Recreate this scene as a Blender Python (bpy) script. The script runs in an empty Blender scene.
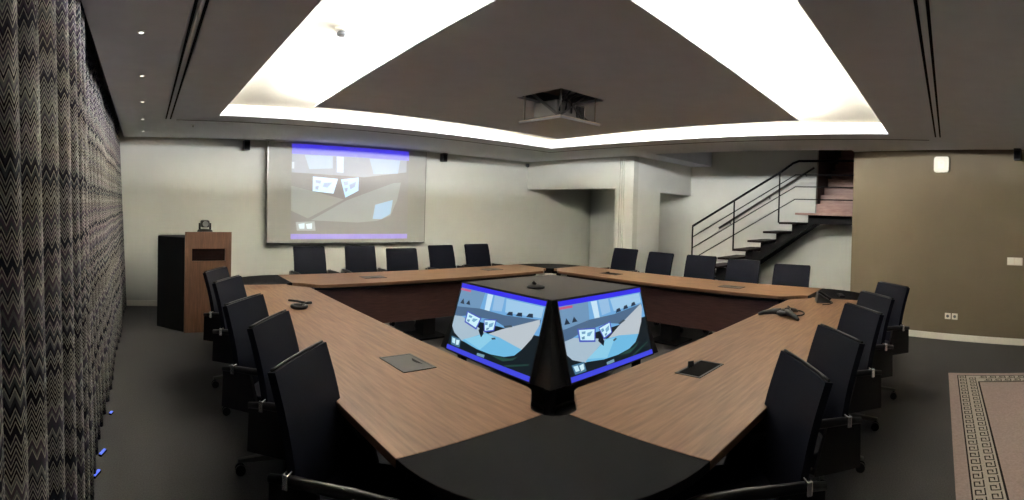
import bpy, bmesh, math, random
from mathutils import Vector, Matrix
random.seed(7)
SC = bpy.context.scene
COL = SC.collection

# ------------------------------------------------------------------ camera (cylindrical panorama, as the phone stitched it)
YAW, PITCH, ROLL, F, CY = 0.7184, -0.0137, 0.0271, 511.744, 216.6561
W, H = 1024.0, 500.0
_r = Vector((math.cos(YAW), -math.sin(YAW), 0)); _f = Vector((math.sin(YAW), math.cos(YAW), 0)); _u = Vector((0, 0, 1))
_f2 = _f * math.cos(PITCH) + _u * math.sin(PITCH); _u2 = _u * math.cos(PITCH) - _f * math.sin(PITCH)
_r3 = _r * math.cos(ROLL) + _u2 * math.sin(ROLL); _u3 = _u2 * math.cos(ROLL) - _r * math.sin(ROLL)
cd = bpy.data.cameras.new('camera'); cam = bpy.data.objects.new('camera', cd); COL.objects.link(cam)
cam.matrix_world = Matrix(((_r3.x, _u3.x, -_f2.x, 0), (_r3.y, _u3.y, -_f2.y, 0), (_r3.z, _u3.z, -_f2.z, 1.55), (0, 0, 0, 1)))
cd.type = 'PANO'; cd.panorama_type = 'CENTRAL_CYLINDRICAL'
cd.central_cylindrical_radius = 1.0
cd.central_cylindrical_range_u_min = -W / 2 / F; cd.central_cylindrical_range_u_max = W / 2 / F
cd.central_cylindrical_range_v_min = -(H - CY) / F; cd.central_cylindrical_range_v_max = CY / F
cd.clip_start = 0.01
SC.camera = cam

# ------------------------------------------------------------------ world, lights, exposure
vs = SC.view_settings
vs.view_transform = 'Standard'; vs.look = 'None'; vs.gamma = 1.0; vs.use_curve_mapping = False
vs.exposure = 0.0
cy = SC.cycles; cy.sample_clamp_indirect = 0.0; cy.max_bounces = 14; cy.diffuse_bounces = 12; cy.glossy_bounces = 4
wd = bpy.data.worlds.new('world'); SC.world = wd; wd.use_nodes = True
wd.node_tree.nodes['Background'].inputs[0].default_value = (0.5, 0.55, 0.6, 1)
wd.node_tree.nodes['Background'].inputs[1].default_value = 0.02

ZC = 2.516                       # soffit height
CX0, CX1, CY0, CY1 = 0.81, 5.665, 0.69, 5.592     # opening of the light cove
PX0, PX1, PY0, PY1 = 1.63, 4.93, 1.49, 4.79       # hanging panel inside it
ZR = 2.64                        # ceiling of the recess
COVE_W = 262.0
def cove_lamp(name, loc, length, outward):
    l = bpy.data.lights.new(name, 'AREA'); l.shape = 'RECTANGLE'; l.size = length; l.size_y = 0.05
    l.energy = COVE_W * length / 3.0; l.color = (0.965, 0.99, 1.0)
    o = bpy.data.objects.new(name, l); COL.objects.link(o); o.location = loc
    d = (Vector(outward).normalized() + Vector((0, 0, 1.5))).normalized()
    x = Vector((-outward[1], outward[0], 0)).normalized(); z = -d; y = z.cross(x)
    o.matrix_world = Matrix(((x.x, y.x, z.x, loc[0]), (x.y, y.y, z.y, loc[1]), (x.z, y.z, z.z, loc[2]), (0, 0, 0, 1)))
    return o
ZL = 2.574
cove_lamp('cove_tube_light', (PX0 + .10, (PY0 + PY1) / 2, ZL), 2.95, (-1, 0, 0))
cove_lamp('cove_tube_light', (PX1 - .14, (PY0 + PY1) / 2, ZL), 2.95, (1, 0, 0))
cove_lamp('cove_tube_light', ((PX0 + PX1) / 2, PY0 + .14, ZL), 2.95, (0, -1, 0))
cove_lamp('cove_tube_light', ((PX0 + PX1) / 2, PY1 - .14, ZL), 2.95, (0, 1, 0))

# ------------------------------------------------------------------ materials
def lin(c):
    return tuple(((v / 255) / 12.92 if v / 255 <= 0.04045 else ((v / 255 + 0.055) / 1.055) ** 2.4) for v in c) + (1,)
def mat(name, col, rough=0.5, metal=0.0, noise=0.0, scale=30.0, stretch=(1, 1, 1), col2=None, bump=0.0, emit=None, spec=0.5, detail=4):
    m = bpy.data.materials.new(name); m.use_nodes = True
    nt = m.node_tree; b = nt.nodes['Principled BSDF']
    b.inputs['Roughness'].default_value = rough; b.inputs['Metallic'].default_value = metal
    b.inputs['Specular IOR Level'].default_value = spec
    c = col if len(col) == 4 else lin(col)
    b.inputs['Base Color'].default_value = c
    if noise or col2:
        tc = nt.nodes.new('ShaderNodeTexCoord'); mp = nt.nodes.new('ShaderNodeMapping'); mp.inputs['Scale'].default_value = stretch
        nz = nt.nodes.new('ShaderNodeTexNoise'); nz.inputs['Scale'].default_value = scale; nz.inputs['Detail'].default_value = detail
        nt.links.new(tc.outputs['Object'], mp.inputs[0]); nt.links.new(mp.outputs[0], nz.inputs['Vector'])
        rp = nt.nodes.new('ShaderNodeValToRGB')
        c2 = lin(col2) if col2 else tuple(min(1, v * (1 + noise)) for v in c[:3]) + (1,)
        c1 = c if col2 else tuple(v * (1 - noise) for v in c[:3]) + (1,)
        rp.color_ramp.elements[0].position = 0.3; rp.color_ramp.elements[1].position = 0.7
        rp.color_ramp.elements[0].color = c1; rp.color_ramp.elements[1].color = c2
        nt.links.new(nz.outputs[0], rp.inputs[0]); nt.links.new(rp.outputs[0], b.inputs['Base Color'])
        if bump:
            bp = nt.nodes.new('ShaderNodeBump'); bp.inputs['Strength'].default_value = bump; bp.inputs['Distance'].default_value = 0.004
            nt.links.new(nz.outputs[0], bp.inputs['Height']); nt.links.new(bp.outputs[0], b.inputs['Normal'])
    if emit:
        b.inputs['Emission Color'].default_value = lin(emit[0]); b.inputs['Emission Strength'].default_value = emit[1]
    return m
M = {}
M['soffit'] = mat('grey_ceiling_paint', (198, 201, 208), 0.9, noise=.03, scale=6)
M['recess'] = mat('white_recess_paint', (236, 229, 212), 0.9, noise=.02, scale=5)
M['wall'] = mat('warm_white_wall_paint', (190, 190, 182), 0.85, noise=.02, scale=4)
M['grey_wall'] = mat('pale_grey_wall_paint', (204, 204, 198), 0.85, noise=.02, scale=4)
M['tan_wall'] = mat('tan_wall_paint', (106, 94, 74), 0.8, noise=.03, scale=3)
M['skirt'] = mat('white_skirting', (226, 222, 210), 0.5, noise=.03)
M['floor'] = mat('charcoal_floor', (84, 82, 82), 0.75, noise=.25, scale=120, bump=.2, spec=.25)
M['groove'] = mat('dark_groove', (84, 81, 79), 0.9, noise=.1)
M['slot'] = mat('black_slot', (9, 8, 8), 0.9, noise=.1, spec=.1)
M['wood_x'] = mat('walnut_top_grain_along', (114, 83, 60), 0.5, scale=7, stretch=(.7, 9, 9), col2=(142, 107, 79), detail=7, spec=.4)
M['wood_y'] = mat('walnut_top_grain_across', (114, 83, 60), 0.5, scale=7, stretch=(9, .7, 9), col2=(142, 107, 79), detail=7, spec=.4)
M['wood_edge'] = mat('pale_wood_edge', (160, 128, 100), 0.45, noise=.1, scale=40)
M['wood_v'] = mat('walnut_upright_grain', (84, 57, 42), 0.45, scale=7, stretch=(9, 9, .7), col2=(108, 76, 56), detail=7)
M['dark_wood'] = mat('dark_brown_veneer', (84, 54, 50), 0.5, scale=7, stretch=(1, 1, 12), col2=(104, 70, 64))
M['black_top'] = mat('black_leather_top', (15, 15, 18), 0.7, noise=.3, scale=260, bump=.3, spec=.1)
M['black'] = mat('matt_black', (18, 18, 20), 0.55, noise=.15)
M['leather'] = mat('black_leather', (18, 20, 30), 0.6, noise=.15, scale=180, bump=.15, spec=.1)
M['chair_plastic'] = mat('black_chair_plastic', (7, 7, 9), 0.4, noise=.1, spec=.3)
M['chrome'] = mat('chrome', (225, 225, 225), 0.18, 1.0, noise=.03)
M['dark_chrome'] = mat('dull_dark_metal', (120, 118, 116), 0.35, 1.0, noise=.05)
M['steel'] = mat('satin_steel', (165, 162, 156), 0.35, 0.9, noise=.05)
M['white_plastic'] = mat('white_plastic', (222, 214, 200), 0.45, noise=.03)
M['grey_plastic'] = mat('grey_plastic', (92, 94, 96), 0.4, noise=.08)
M['lid'] = mat('taupe_lid_laminate', (66, 60, 56), 0.55, noise=.06, scale=12)
M['dim_wood'] = mat('brown_step_wood', (142, 106, 94), 0.5, scale=7, stretch=(6, .8, 8), col2=(166, 130, 116))
M['tread'] = mat('dark_tread_wood', (36, 26, 24), 0.6, noise=.15, scale=12, spec=.15)
M['iron'] = mat('black_painted_steel', (12, 11, 13), 0.6, noise=.1, spec=.15)
M['rail_grey'] = mat('grey_brown_rail_paint', (70, 64, 58), 0.5, noise=.1)
M['phone'] = mat('dark_grey_phone_plastic', (50, 52, 55), 0.4, noise=.08)
M['slot_shade'] = mat('slot_shade_brown', (26, 13, 11), 0.8, noise=.2, spec=.1)  # near-black brown, paints the shade inside the lectern slot
M['shaft'] = mat('dark_plum_panelling', (78, 64, 66), 0.6, noise=.1, scale=5)
M['hatch'] = mat('grey_hatch_plate', (48, 48, 48), 0.45, noise=.06)
M['glow'] = mat('downlight_lens', (255, 250, 235), 0.5, emit=((255, 250, 235), 3.0), noise=.01)
M['blue_glow'] = mat('blue_daylight_glow', (90, 110, 220), 0.5, emit=((80, 105, 225), 0.9), noise=.01)  # emissive blue for daylight leaking under the curtain
M['screen_cloth'] = mat('projection_cloth', (158, 157, 152), 0.9, noise=.01, scale=3)

def curtain_mat():
    m = bpy.data.materials.new('chevron_curtain_cloth'); m.use_nodes = True; nt = m.node_tree; N = nt.nodes.new; L = nt.links.new
    b = nt.nodes['Principled BSDF']; b.inputs['Roughness'].default_value = 0.95; b.inputs['Specular IOR Level'].default_value = 0.1
    uv = N('ShaderNodeUVMap'); sp = N('ShaderNodeSeparateXYZ'); L(uv.outputs[0], sp.inputs[0])
    def math_(op, a, b_=None):
        n = N('ShaderNodeMath'); n.operation = op
        for i, x in enumerate((a, b_)):
            if x is None: continue
            if isinstance(x, (int, float)): n.inputs[i].default_value = x
            else: L(x, n.inputs[i])
        return n.outputs[0]
    zig = math_('MULTIPLY', math_('PINGPONG', sp.outputs[0], 0.0130), 2.3)      # chevron offset
    v = math_('ADD', sp.outputs[1], zig)
    st = math_('MULTIPLY', v, 1 / 0.0160)                                        # stripes 3 cm apart
    idx = math_('FLOOR', st); fr = math_('FRACT', st)
    wn = N('ShaderNodeTexWhiteNoise'); wn.noise_dimensions = '1D'; L(idx, wn.inputs['W'])
    rp = N('ShaderNodeValToRGB'); e = rp.color_ramp.elements
    cols = [(40, 36, 45), (86, 79, 91), (58, 57, 67), (120, 120, 120), (47, 48, 57), (92, 80, 92), (78, 82, 87), (42, 40, 49)]
    e[0].color = lin(cols[0]); e[1].position = 0.125; e[1].color = lin(cols[1])
    for i, c in enumerate(cols[2:]):
        q = e.new((i + 2) / 8); q.color = lin(c)
    rp.color_ramp.interpolation = 'CONSTANT'; L(wn.outputs['Value'], rp.inputs[0])
    wn2 = N('ShaderNodeTexWhiteNoise'); wn2.noise_dimensions = '1D'; L(math_('ADD', idx, 37.3), wn2.inputs['W'])
    line = math_('MULTIPLY', math_('LESS_THAN', fr, 0.30), math_('GREATER_THAN', wn2.outputs['Value'], 0.25))
    mx = N('ShaderNodeMix'); mx.data_type = 'RGBA'; L(math_('MULTIPLY', line, 0.66), mx.inputs['Factor'])
    L(rp.outputs[0], mx.inputs['A']); mx.inputs['B'].default_value = lin((226, 220, 204))
    nz = N('ShaderNodeTexNoise'); nz.inputs['Scale'].default_value = 220; L(uv.outputs[0], nz.inputs['Vector'])
    mx2 = N('ShaderNodeMix'); mx2.data_type = 'RGBA'; mx2.blend_type = 'MULTIPLY'; mx2.inputs['Factor'].default_value = 0.5
    L(mx.outputs['Result'], mx2.inputs['A']); L(nz.outputs['Fac'], mx2.inputs['B'])
    L(mx2.outputs['Result'], b.inputs['Base Color'])
    return m
M['curtain'] = curtain_mat()

# ------------------------------------------------------------------ mesh helpers
class MB:
    """collects shapes and links them as ONE mesh object"""
    def __init__(s): s.bm = bmesh.new(); s.mats = []; s.cur = 0
    def use(s, m):
        if m not in s.mats: s.mats.append(m)
        s.cur = s.mats.index(m); return s
    def face(s, pts):
        f = s.bm.faces.new([s.bm.verts.new(p) for p in pts]); f.material_index = s.cur; return f
    def hexa(s, p):      # 8 points: bottom loop, top loop
        v = [s.bm.verts.new(q) for q in p]
        for ix in ((3, 2, 1, 0), (4, 5, 6, 7), (0, 1, 5, 4), (1, 2, 6, 5), (2, 3, 7, 6), (3, 0, 4, 7)):
            f = s.bm.faces.new([v[i] for i in ix]); f.material_index = s.cur
        return s
    def box(s, a, b):
        (x0, y0, z0), (x1, y1, z1) = [sorted(t) for t in zip(a, b)] and (tuple(min(p, q) for p, q in zip(a, b)), tuple(max(p, q) for p, q in zip(a, b)))
        return s.hexa([(x0, y0, z0), (x1, y0, z0), (x1, y1, z0), (x0, y1, z0), (x0, y0, z1), (x1, y0, z1), (x1, y1, z1), (x0, y1, z1)])
    def bar(s, p, q, w, h):     # rectangular bar from p to q, w across, h in height
        p, q = Vector(p), Vector(q); d = (q - p).normalized()
        up = Vector((0, 0, 1)) if abs(d.z) < .99 else Vector((0, 1, 0))
        x = d.cross(up).normalized() * (w / 2); y = x.cross(d).normalized() * (h / 2)
        return s.hexa([p - x - y, p + x - y, q + x - y, q - x - y, p - x + y, p + x + y, q + x + y, q - x + y])
    def prism(s, poly, z0, z1, cap=True):
        n = len(poly)
        a = sum(poly[i][0] * poly[(i + 1) % n][1] - poly[(i + 1) % n][0] * poly[i][1] for i in range(n))
        if a < 0: poly = poly[::-1]
        lo = [s.bm.verts.new((x, y, z0)) for x, y in poly]; hi = [s.bm.verts.new((x, y, z1)) for x, y in poly]
        fs = [s.bm.faces.new(hi), s.bm.faces.new(lo[::-1])] + [s.bm.faces.new((lo[i], lo[(i + 1) % n], hi[(i + 1) % n], hi[i])) for i in range(n)]
        for f in fs: f.material_index = s.cur
        return s
    def extrude_poly(s, pts, off):       # planar polygon given in 3D, extruded by off
        n = len(pts); off = Vector(off)
        lo = [s.bm.verts.new(p) for p in pts]; hi = [s.bm.verts.new(Vector(p) + off) for p in pts]
        fs = [s.bm.faces.new(hi), s.bm.faces.new(lo[::-1])] + [s.bm.faces.new((lo[i], lo[(i + 1) % n], hi[(i + 1) % n], hi[i])) for i in range(n)]
        for f in fs: f.material_index = s.cur
        return s
    def tube(s, pts, r, seg=10, caps=True):
        pts = [Vector(p) for p in pts]; rad = r if isinstance(r, (list, tuple)) else [r] * len(pts)
        rings = []; ref = None
        for i, p in enumerate(pts):
            d = (pts[min(i + 1, len(pts) - 1)] - pts[max(i - 1, 0)]).normalized()
            if ref is None: ref = Vector((0, 0, 1)) if abs(d.z) < .9 else Vector((1, 0, 0))
            x = (ref - d * ref.dot(d)).normalized(); y = d.cross(x); ref = x
            rings.append([s.bm.verts.new(p + (x * math.cos(2 * math.pi * k / seg) + y * math.sin(2 * math.pi * k / seg)) * rad[i]) for k in range(seg)])
        for a, b in zip(rings, rings[1:]):
            for k in range(seg):
                f = s.bm.faces.new((a[k], a[(k + 1) % seg], b[(k + 1) % seg], b[k])); f.material_index = s.cur; f.smooth = True
        if caps:
            s.bm.faces.new(rings[0][::-1]).material_index = s.cur; s.bm.faces.new(rings[-1]).material_index = s.cur
        return s
    def lathe(s, prof, c=(0, 0, 0), seg=24):   # prof: (radius, z)
        rings = [[s.bm.verts.new((c[0] + r * math.cos(2 * math.pi * k / seg), c[1] + r * math.sin(2 * math.pi * k / seg), c[2] + z)) for k in range(seg)] for r, z in prof]
        for a, b in zip(rings, rings[1:]):
            for k in range(seg):
                f = s.bm.faces.new((a[k], a[(k + 1) % seg], b[(k + 1) % seg], b[k])); f.material_index = s.cur; f.smooth = True
        s.bm.faces.new(rings[0][::-1]).material_index = s.cur; s.bm.faces.new(rings[-1]).material_index = s.cur
        return s
    def build(s, name, m=None, parent=None, bevel=0.0, smooth=False, loc=None, rot=None):
        if m is not None and not s.mats: s.mats = [m]
        bmesh.ops.recalc_face_normals(s.bm, faces=s.bm.faces)
        me = bpy.data.meshes.new(name); s.bm.to_mesh(me); s.bm.free()
        for q in s.mats: me.materials.append(q)
        if smooth:
            for p in me.polygons: p.use_smooth = True
        o = bpy.data.objects.new(name, me); COL.objects.link(o)
        if loc is not None: o.location = loc
        if rot is not None: o.rotation_euler = rot
        if parent is not None: o.parent = parent
        if bevel:
            bv = o.modifiers.new('bevel', 'BEVEL'); bv.width = bevel; bv.segments = 2; bv.limit_method = 'ANGLE'
        return o
def tag(o, label, cat, group=None):
    o['label'] = label; o['category'] = cat
    if group: o['group'] = group
    return o
def thing(name, label, cat, loc=(0, 0, 0), rz=0.0, group=None):
    o = bpy.data.objects.new(name, None); COL.objects.link(o); o.location = loc; o.rotation_euler = (0, 0, rz); o.empty_display_size = .1
    return tag(o, label, cat, group)
def struct(o, label=None, cat=None):
    o['kind'] = 'structure'
    if label: o['label'] = label
    if cat: o['category'] = cat
    return o
def dup(root, loc, rz, label):
    r = root.copy(); COL.objects.link(r); r.location = loc; r.rotation_euler = (0, 0, rz); r['label'] = label
    for ch in list(root.children):
        c = ch.copy(); COL.objects.link(c); c.parent = r
        for g in list(ch.children):
            d = g.copy(); COL.objects.link(d); d.parent = c
    return r

# ------------------------------------------------------------------ the room
YW = 7.62       # wall with the projection screen
XW = 7.05       # wall with the opening at the far right
XB = 9.06       # wall behind the stairs
def bx_at(y): return 6.95 + 0.28 * (y - 0.58)      # the tan wall runs at a slant
struct(MB().box((-0.75, -3.2, -0.1), (13.2, 8.0, 0)).build('floor', M['floor']), 'charcoal grey floor of the meeting room', 'floor')
# soffit with the square opening, its recess above
m = MB().use(M['soffit'])
XE, X0 = 6.97, -0.315
m.box((X0, -3.2, ZC), (XE, CY0, ZC + .06)); m.box((X0, CY1, ZC), (XE, YW, ZC + .06))
m.box((X0, CY0, ZC), (CX0, CY1, ZC + .06)); m.box((CX1, CY0, ZC), (XE, CY1, ZC + .06))
m.box((XE, 4.55, ZC), (XB + .1, YW, ZC + .06)); m.box((XE, -3.2, ZC), (bx_at(1.36) + .02, 1.36, ZC + .06))
m.use(M['recess'])
m.box((CX0 - .06, CY0 - .06, ZR), (CX1 + .06, CY1 + .06, ZR + .05))
m.box((CX0 - .06, CY0 - .06, ZC + .06), (CX0, CY1 + .06, ZR)); m.box((CX1, CY0 - .06, ZC + .06), (CX1 + .06, CY1 + .06, ZR))
m.box((CX0, CY0 - .06, ZC + .06), (CX1, CY0, ZR)); m.box((CX0, CY1, ZC + .06), (CX1, CY1 + .06, ZR))
struct(m.build('ceiling'), 'low grey ceiling around the square lit recess', 'ceiling')
# hanging panel, with the opening for the projector lift
HX0, HX1, HY0, HY1 = 2.92, 3.46, 2.79, 3.33
m = MB().use(M['soffit'])
PQ = [(1.465, 1.365), (4.85, 1.487), (4.975, 4.79), (1.637, 4.80)]; HQ = [(HX0, HY0), (HX1, HY0), (HX1, HY1), (HX0, HY1)]
for i in range(4):
    j = (i + 1) % 4; m.prism([PQ[i], PQ[j], HQ[j], HQ[i]], ZC, ZC + .02)
m.use(M['recess'])
m.box((PX0 + .35, PY0 + .35, ZC + .02), (HX0 - .05, PY1 - .35, ZR)); m.box((HX1 + .05, PY0 + .35, ZC + .02), (PX1 - .35, PY1 - .35, ZR))
struct(m.build('ceiling_panel'), 'flat grey ceiling panel in the middle of the lit recess', 'ceiling')
# curtain pocket and outer shell
struct(MB().box((-0.75, -3.2, 2.78), (X0, YW, 2.84)).box((X0 - .02, -3.2, ZC + .06), (X0, YW, 2.78)).build('trim_1', M['soffit']))
struct(MB().box((-0.80, -3.2, 0), (-0.74, YW, 2.84)).build('wall_left', M['wall']))
m = MB().box((-0.8, YW, 0), (XB + .1, YW + .1, 2.9))
struct(m.build('wall_far', M['wall']), 'warm white wall behind the projection screen', 'wall')
# wall with the opening: beam, post with ribs, return face with its own opening
m = MB().use(M['wall'])
YP = 5.0; ZO = 1.965
m.box((XW, YP, ZO), (XW + .14, YW, ZC))
m.box((XW, YP, 0), (XW + .14, 5.37, ZO))
for k in range(3):
    y = 5.19 + k * .045
    m.box((XW - .025, y, 0), (XW, y + .020, ZC))
m.use(M['grey_wall'])
m.box((XW + .14, YP, ZO - .03), (XB, YP + .14, ZC)); m.box((XW + .14, YP, 0), (7.90, YP + .14, ZO - .03))
struct(m.build('wall_pillar'), 'white wall post and beams framing the recess by the stairs', 'wall')
# wall behind the stairs, stair shaft
m = MB().use(M['grey_wall'])
m.box((XB, 2.41, 0), (XB + .12, YW, 4.2)); m.box((XB, -1.0, 0), (XB + .12, 2.41, 1.62))
struct(m.build('wall_stair'), 'pale wall behind the open staircase', 'wall')
m = MB().use(M['shaft'])
m.box((13.0, .2, 1.6), (13.1, 2.6, 4.2)); m.box((XB + .12, 2.41, 1.6), (13.0, 2.5, 4.2)); m.box((XB + .12, .2, 1.6), (13.0, .3, 4.2))
struct(m.build('wall_shaft'), 'dark brown panelled wall of the upper flight', 'wall')
struct(MB().box((XE, -1, 4.2), (13.1, 4.6, 4.3)).box((XE - .02, 1.3, ZC + .06), (XE, 4.57, 4.2)).box((XE, 4.55, ZC + .06), (XB + .1, 4.62, 4.2)).build('trim_2', M['soffit']))
# slanting tan wall
d = Vector((-0.2696, -0.963, 0)); nrm = Vector((0.963, -0.2696, 0))
c0 = Vector((bx_at(1.36), 1.36, 0)); c1 = c0 + d * 4.6
def slab(a, b, n, z0, z1): return [a + Vector((0, 0, z0)), b + Vector((0, 0, z0)), b + n + Vector((0, 0, z0)), a + n + Vector((0, 0, z0)),
                                   a + Vector((0, 0, z1)), b + Vector((0, 0, z1)), b + n + Vector((0, 0, z1)), a + n + Vector((0, 0, z1))]
struct(MB().hexa(slab(c0, c1, nrm * .15, 0, 4.2)).build('wall_right', M['tan_wall']), 'tan brown wall at the right of the room', 'wall')
struct(MB().box((-.8, -3.2, 0), (6.3, -3.1, 2.84)).build('wall_back', M['wall']))
struct(MB().hexa(slab(c0, c1, nrm * -.016, 0, .085)).build('baseboard_right', M['skirt'], bevel=.004))
struct(MB().box((-.74, YW - .016, 0), (XW, YW, .085)).build('baseboard_far', M['skirt'], bevel=.004))
# groove line around the cove
m = MB()
m.box((.36, 5.972, ZC - .003), (6.05, 6.005, ZC + .01)); m.box((6.017, .25, ZC - .003), (6.05, 5.972, ZC + .01))
struct(m.build('trim_3', M['groove']), 'thin dark shadow groove around the cove', 'trim')

# ------------------------------------------------------------------ ceiling things
def slot(p, q, label):
    t = thing('slot_diffuser', label, 'air vent', ((p[0] + q[0]) / 2, (p[1] + q[1]) / 2, ZC), 0, 'long ceiling slot vents')
    ax = 0 if abs(q[0] - p[0]) > abs(q[1] - p[1]) else 1
    L = abs(q[ax] - p[ax]) / 2
    def bxs(off, w, z0, z1):
        return ((-L, off - w / 2, z0), (L, off + w / 2, z1)) if ax == 0 else ((off - w / 2, -L, z0), (off + w / 2, L, z1))
    for off in (-.026, .026):
        MB().box(*bxs(off, .017, -.0035, .004)).build('slot', M['slot'], t)
    f = MB()
    for off in (-.045, 0, .045): f.box(*bxs(off, .012, -.005, .004))
    f.build('frame', M['soffit'], t)
    return t
slot((.262, .9), (.262, 5.93), 'long twin slot air vent in the ceiling beside the chevron curtain')
slot((.9, .145), (5.80, .145), 'long twin slot air vent in the ceiling towards the tan wall')
for i, y in enumerate((6.974, 5.972, 4.939, 3.931, 2.934)):
    nm = ['closest to the white wall', 'second from the white wall', 'middle one of the five', 'second from the camera', 'closest to the camera'][i]
    t = thing('downlight', 'tiny ceiling downlight along the curtain, ' + nm, 'downlight', (-.03, y, ZC), 0, 'downlights along the curtain')
    MB().lathe([(.020, -.004), (.024, -.002), (.024, .003)]).build('rim', M['white_plastic'], t)
    MB().lathe([(.013, -.006), (.014, -.0045), (.014, -.003)]).build('lens', M['glow'], t)
def detector(name, label, cat, loc, k=1.0):
    t = thing(name, label, cat, loc)
    MB().lathe([(.052 * k, 0), (.052 * k, -.014 * k), (.045 * k, -.022 * k)][::-1]).build('base', M['white_plastic'], t)
    MB().lathe([(.020 * k, -.050 * k), (.032 * k, -.044 * k), (.034 * k, -.030 * k), (.026 * k, -.022 * k)]).build('sensor_head', M['grey_plastic'], t)
detector('smoke_detector', 'round white smoke detector on the bright recess ceiling', 'smoke detector', (1.174, 2.95, ZR))
t = thing('sprinkler_head', 'small metal sprinkler head in the grey ceiling before the far wall', 'sprinkler', (.59, 6.353, ZC))
MB().lathe([(.028, -.003), (.030, 0)]).build('rosette', M['steel'], t)
MB().tube([(0, 0, 0), (0, 0, -.022)], .007).lathe([(.014, -.026), (.014, -.022)]).build('nozzle', M['dark_chrome'], t)

# projector on its lift
t = thing('projector_lift', 'ceiling lift lowered from the grey panel, light grey cover plate below', 'projector lift', (3.19, 3.06, ZC))
ZP = -.226
MB().box((-.25, -.25, ZP), (.25, .25, ZP + .018)).build('cover_plate', M['soffit'], t, bevel=.003)
m = MB()
m.box((-.25, -.25, ZP + .018), (.25, -.242, ZP + .026)); m.box((-.25, -.25, ZP + .018), (-.242, .25, ZP + .026))
m.box((.242, -.25, ZP + .018), (.25, .25, ZP + .026)); m.box((-.25, .242, ZP + .018), (.25, .25, ZP + .026))
m.build('plate_rim', M['white_plastic'], t)
for sx in (-1, 1):
    for sy in (-1, 1):
        MB().tube([(sx * .215, sy * .215, ZP + .018), (sx * .215, sy * .215, .10)], .006).build('guide_rod', M['steel'], t)
m = MB()
for sy in (-.16, .16):
    m.bar((-.18, sy, ZP + .03), (.18, sy, .05), .008, .014); m.bar((.18, sy * .9, ZP + .03), (-.18, sy * .9, .05), .008, .014)
for sx in (-.19, .19):
    m.bar((sx, -.18, ZP + .03), (sx, .18, .05), .012, .022)
m.build('scissor_arm', M['dark_chrome'], t)
MB().box((-.27, -.27, .02), (.27, -.255, .10)).box((-.27, .255, .02), (.27, .27, .10)).box((-.27, -.255, .02), (-.255, .255, .10)).box((.255, -.255, .02), (.27, .255, .10)).box((-.27, -.27, .10), (.27, .27, .115)).build('housing', M['grey_plastic'], t)
p = thing('projector', 'grey projector standing on the cover plate of the ceiling lift', 'projector', (3.19, 3.06, ZC + ZP + .018)); p.scale = (1.22, 1.22, 1.4)
MB().box((-.15, -.11, .012), (.15, .11, .115)).build('body', M['steel'], p, bevel=.012)
MB().tube([(-.02, .11, .065), (-.02, .128, .065)], .030, 16).build('lens', M['black'], p)
m = MB()
for k in range(6): m.box((.05 + k * .014, -.113, .03), (.056 + k * .014, -.110, .10))
m.build('vent_grille', M['black'], p)
for sx in (-.12, .12):
    for sy in (-.085, .085): MB().lathe([(.012, 0), (.012, .014)], (sx, sy, 0), 10).build('foot', M['black'], p)
m = MB()
for k in range(3):
    a = [(-.12 + k * .06, -.11, .05), (-.15 + k * .05, -.16, .09 + .02 * k), (-.10 + k * .07, -.19, .16), (-.05, -.12, .22)]
    m.tube(a, .006, 8)
m.build('cable', M['black'], p)

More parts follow.
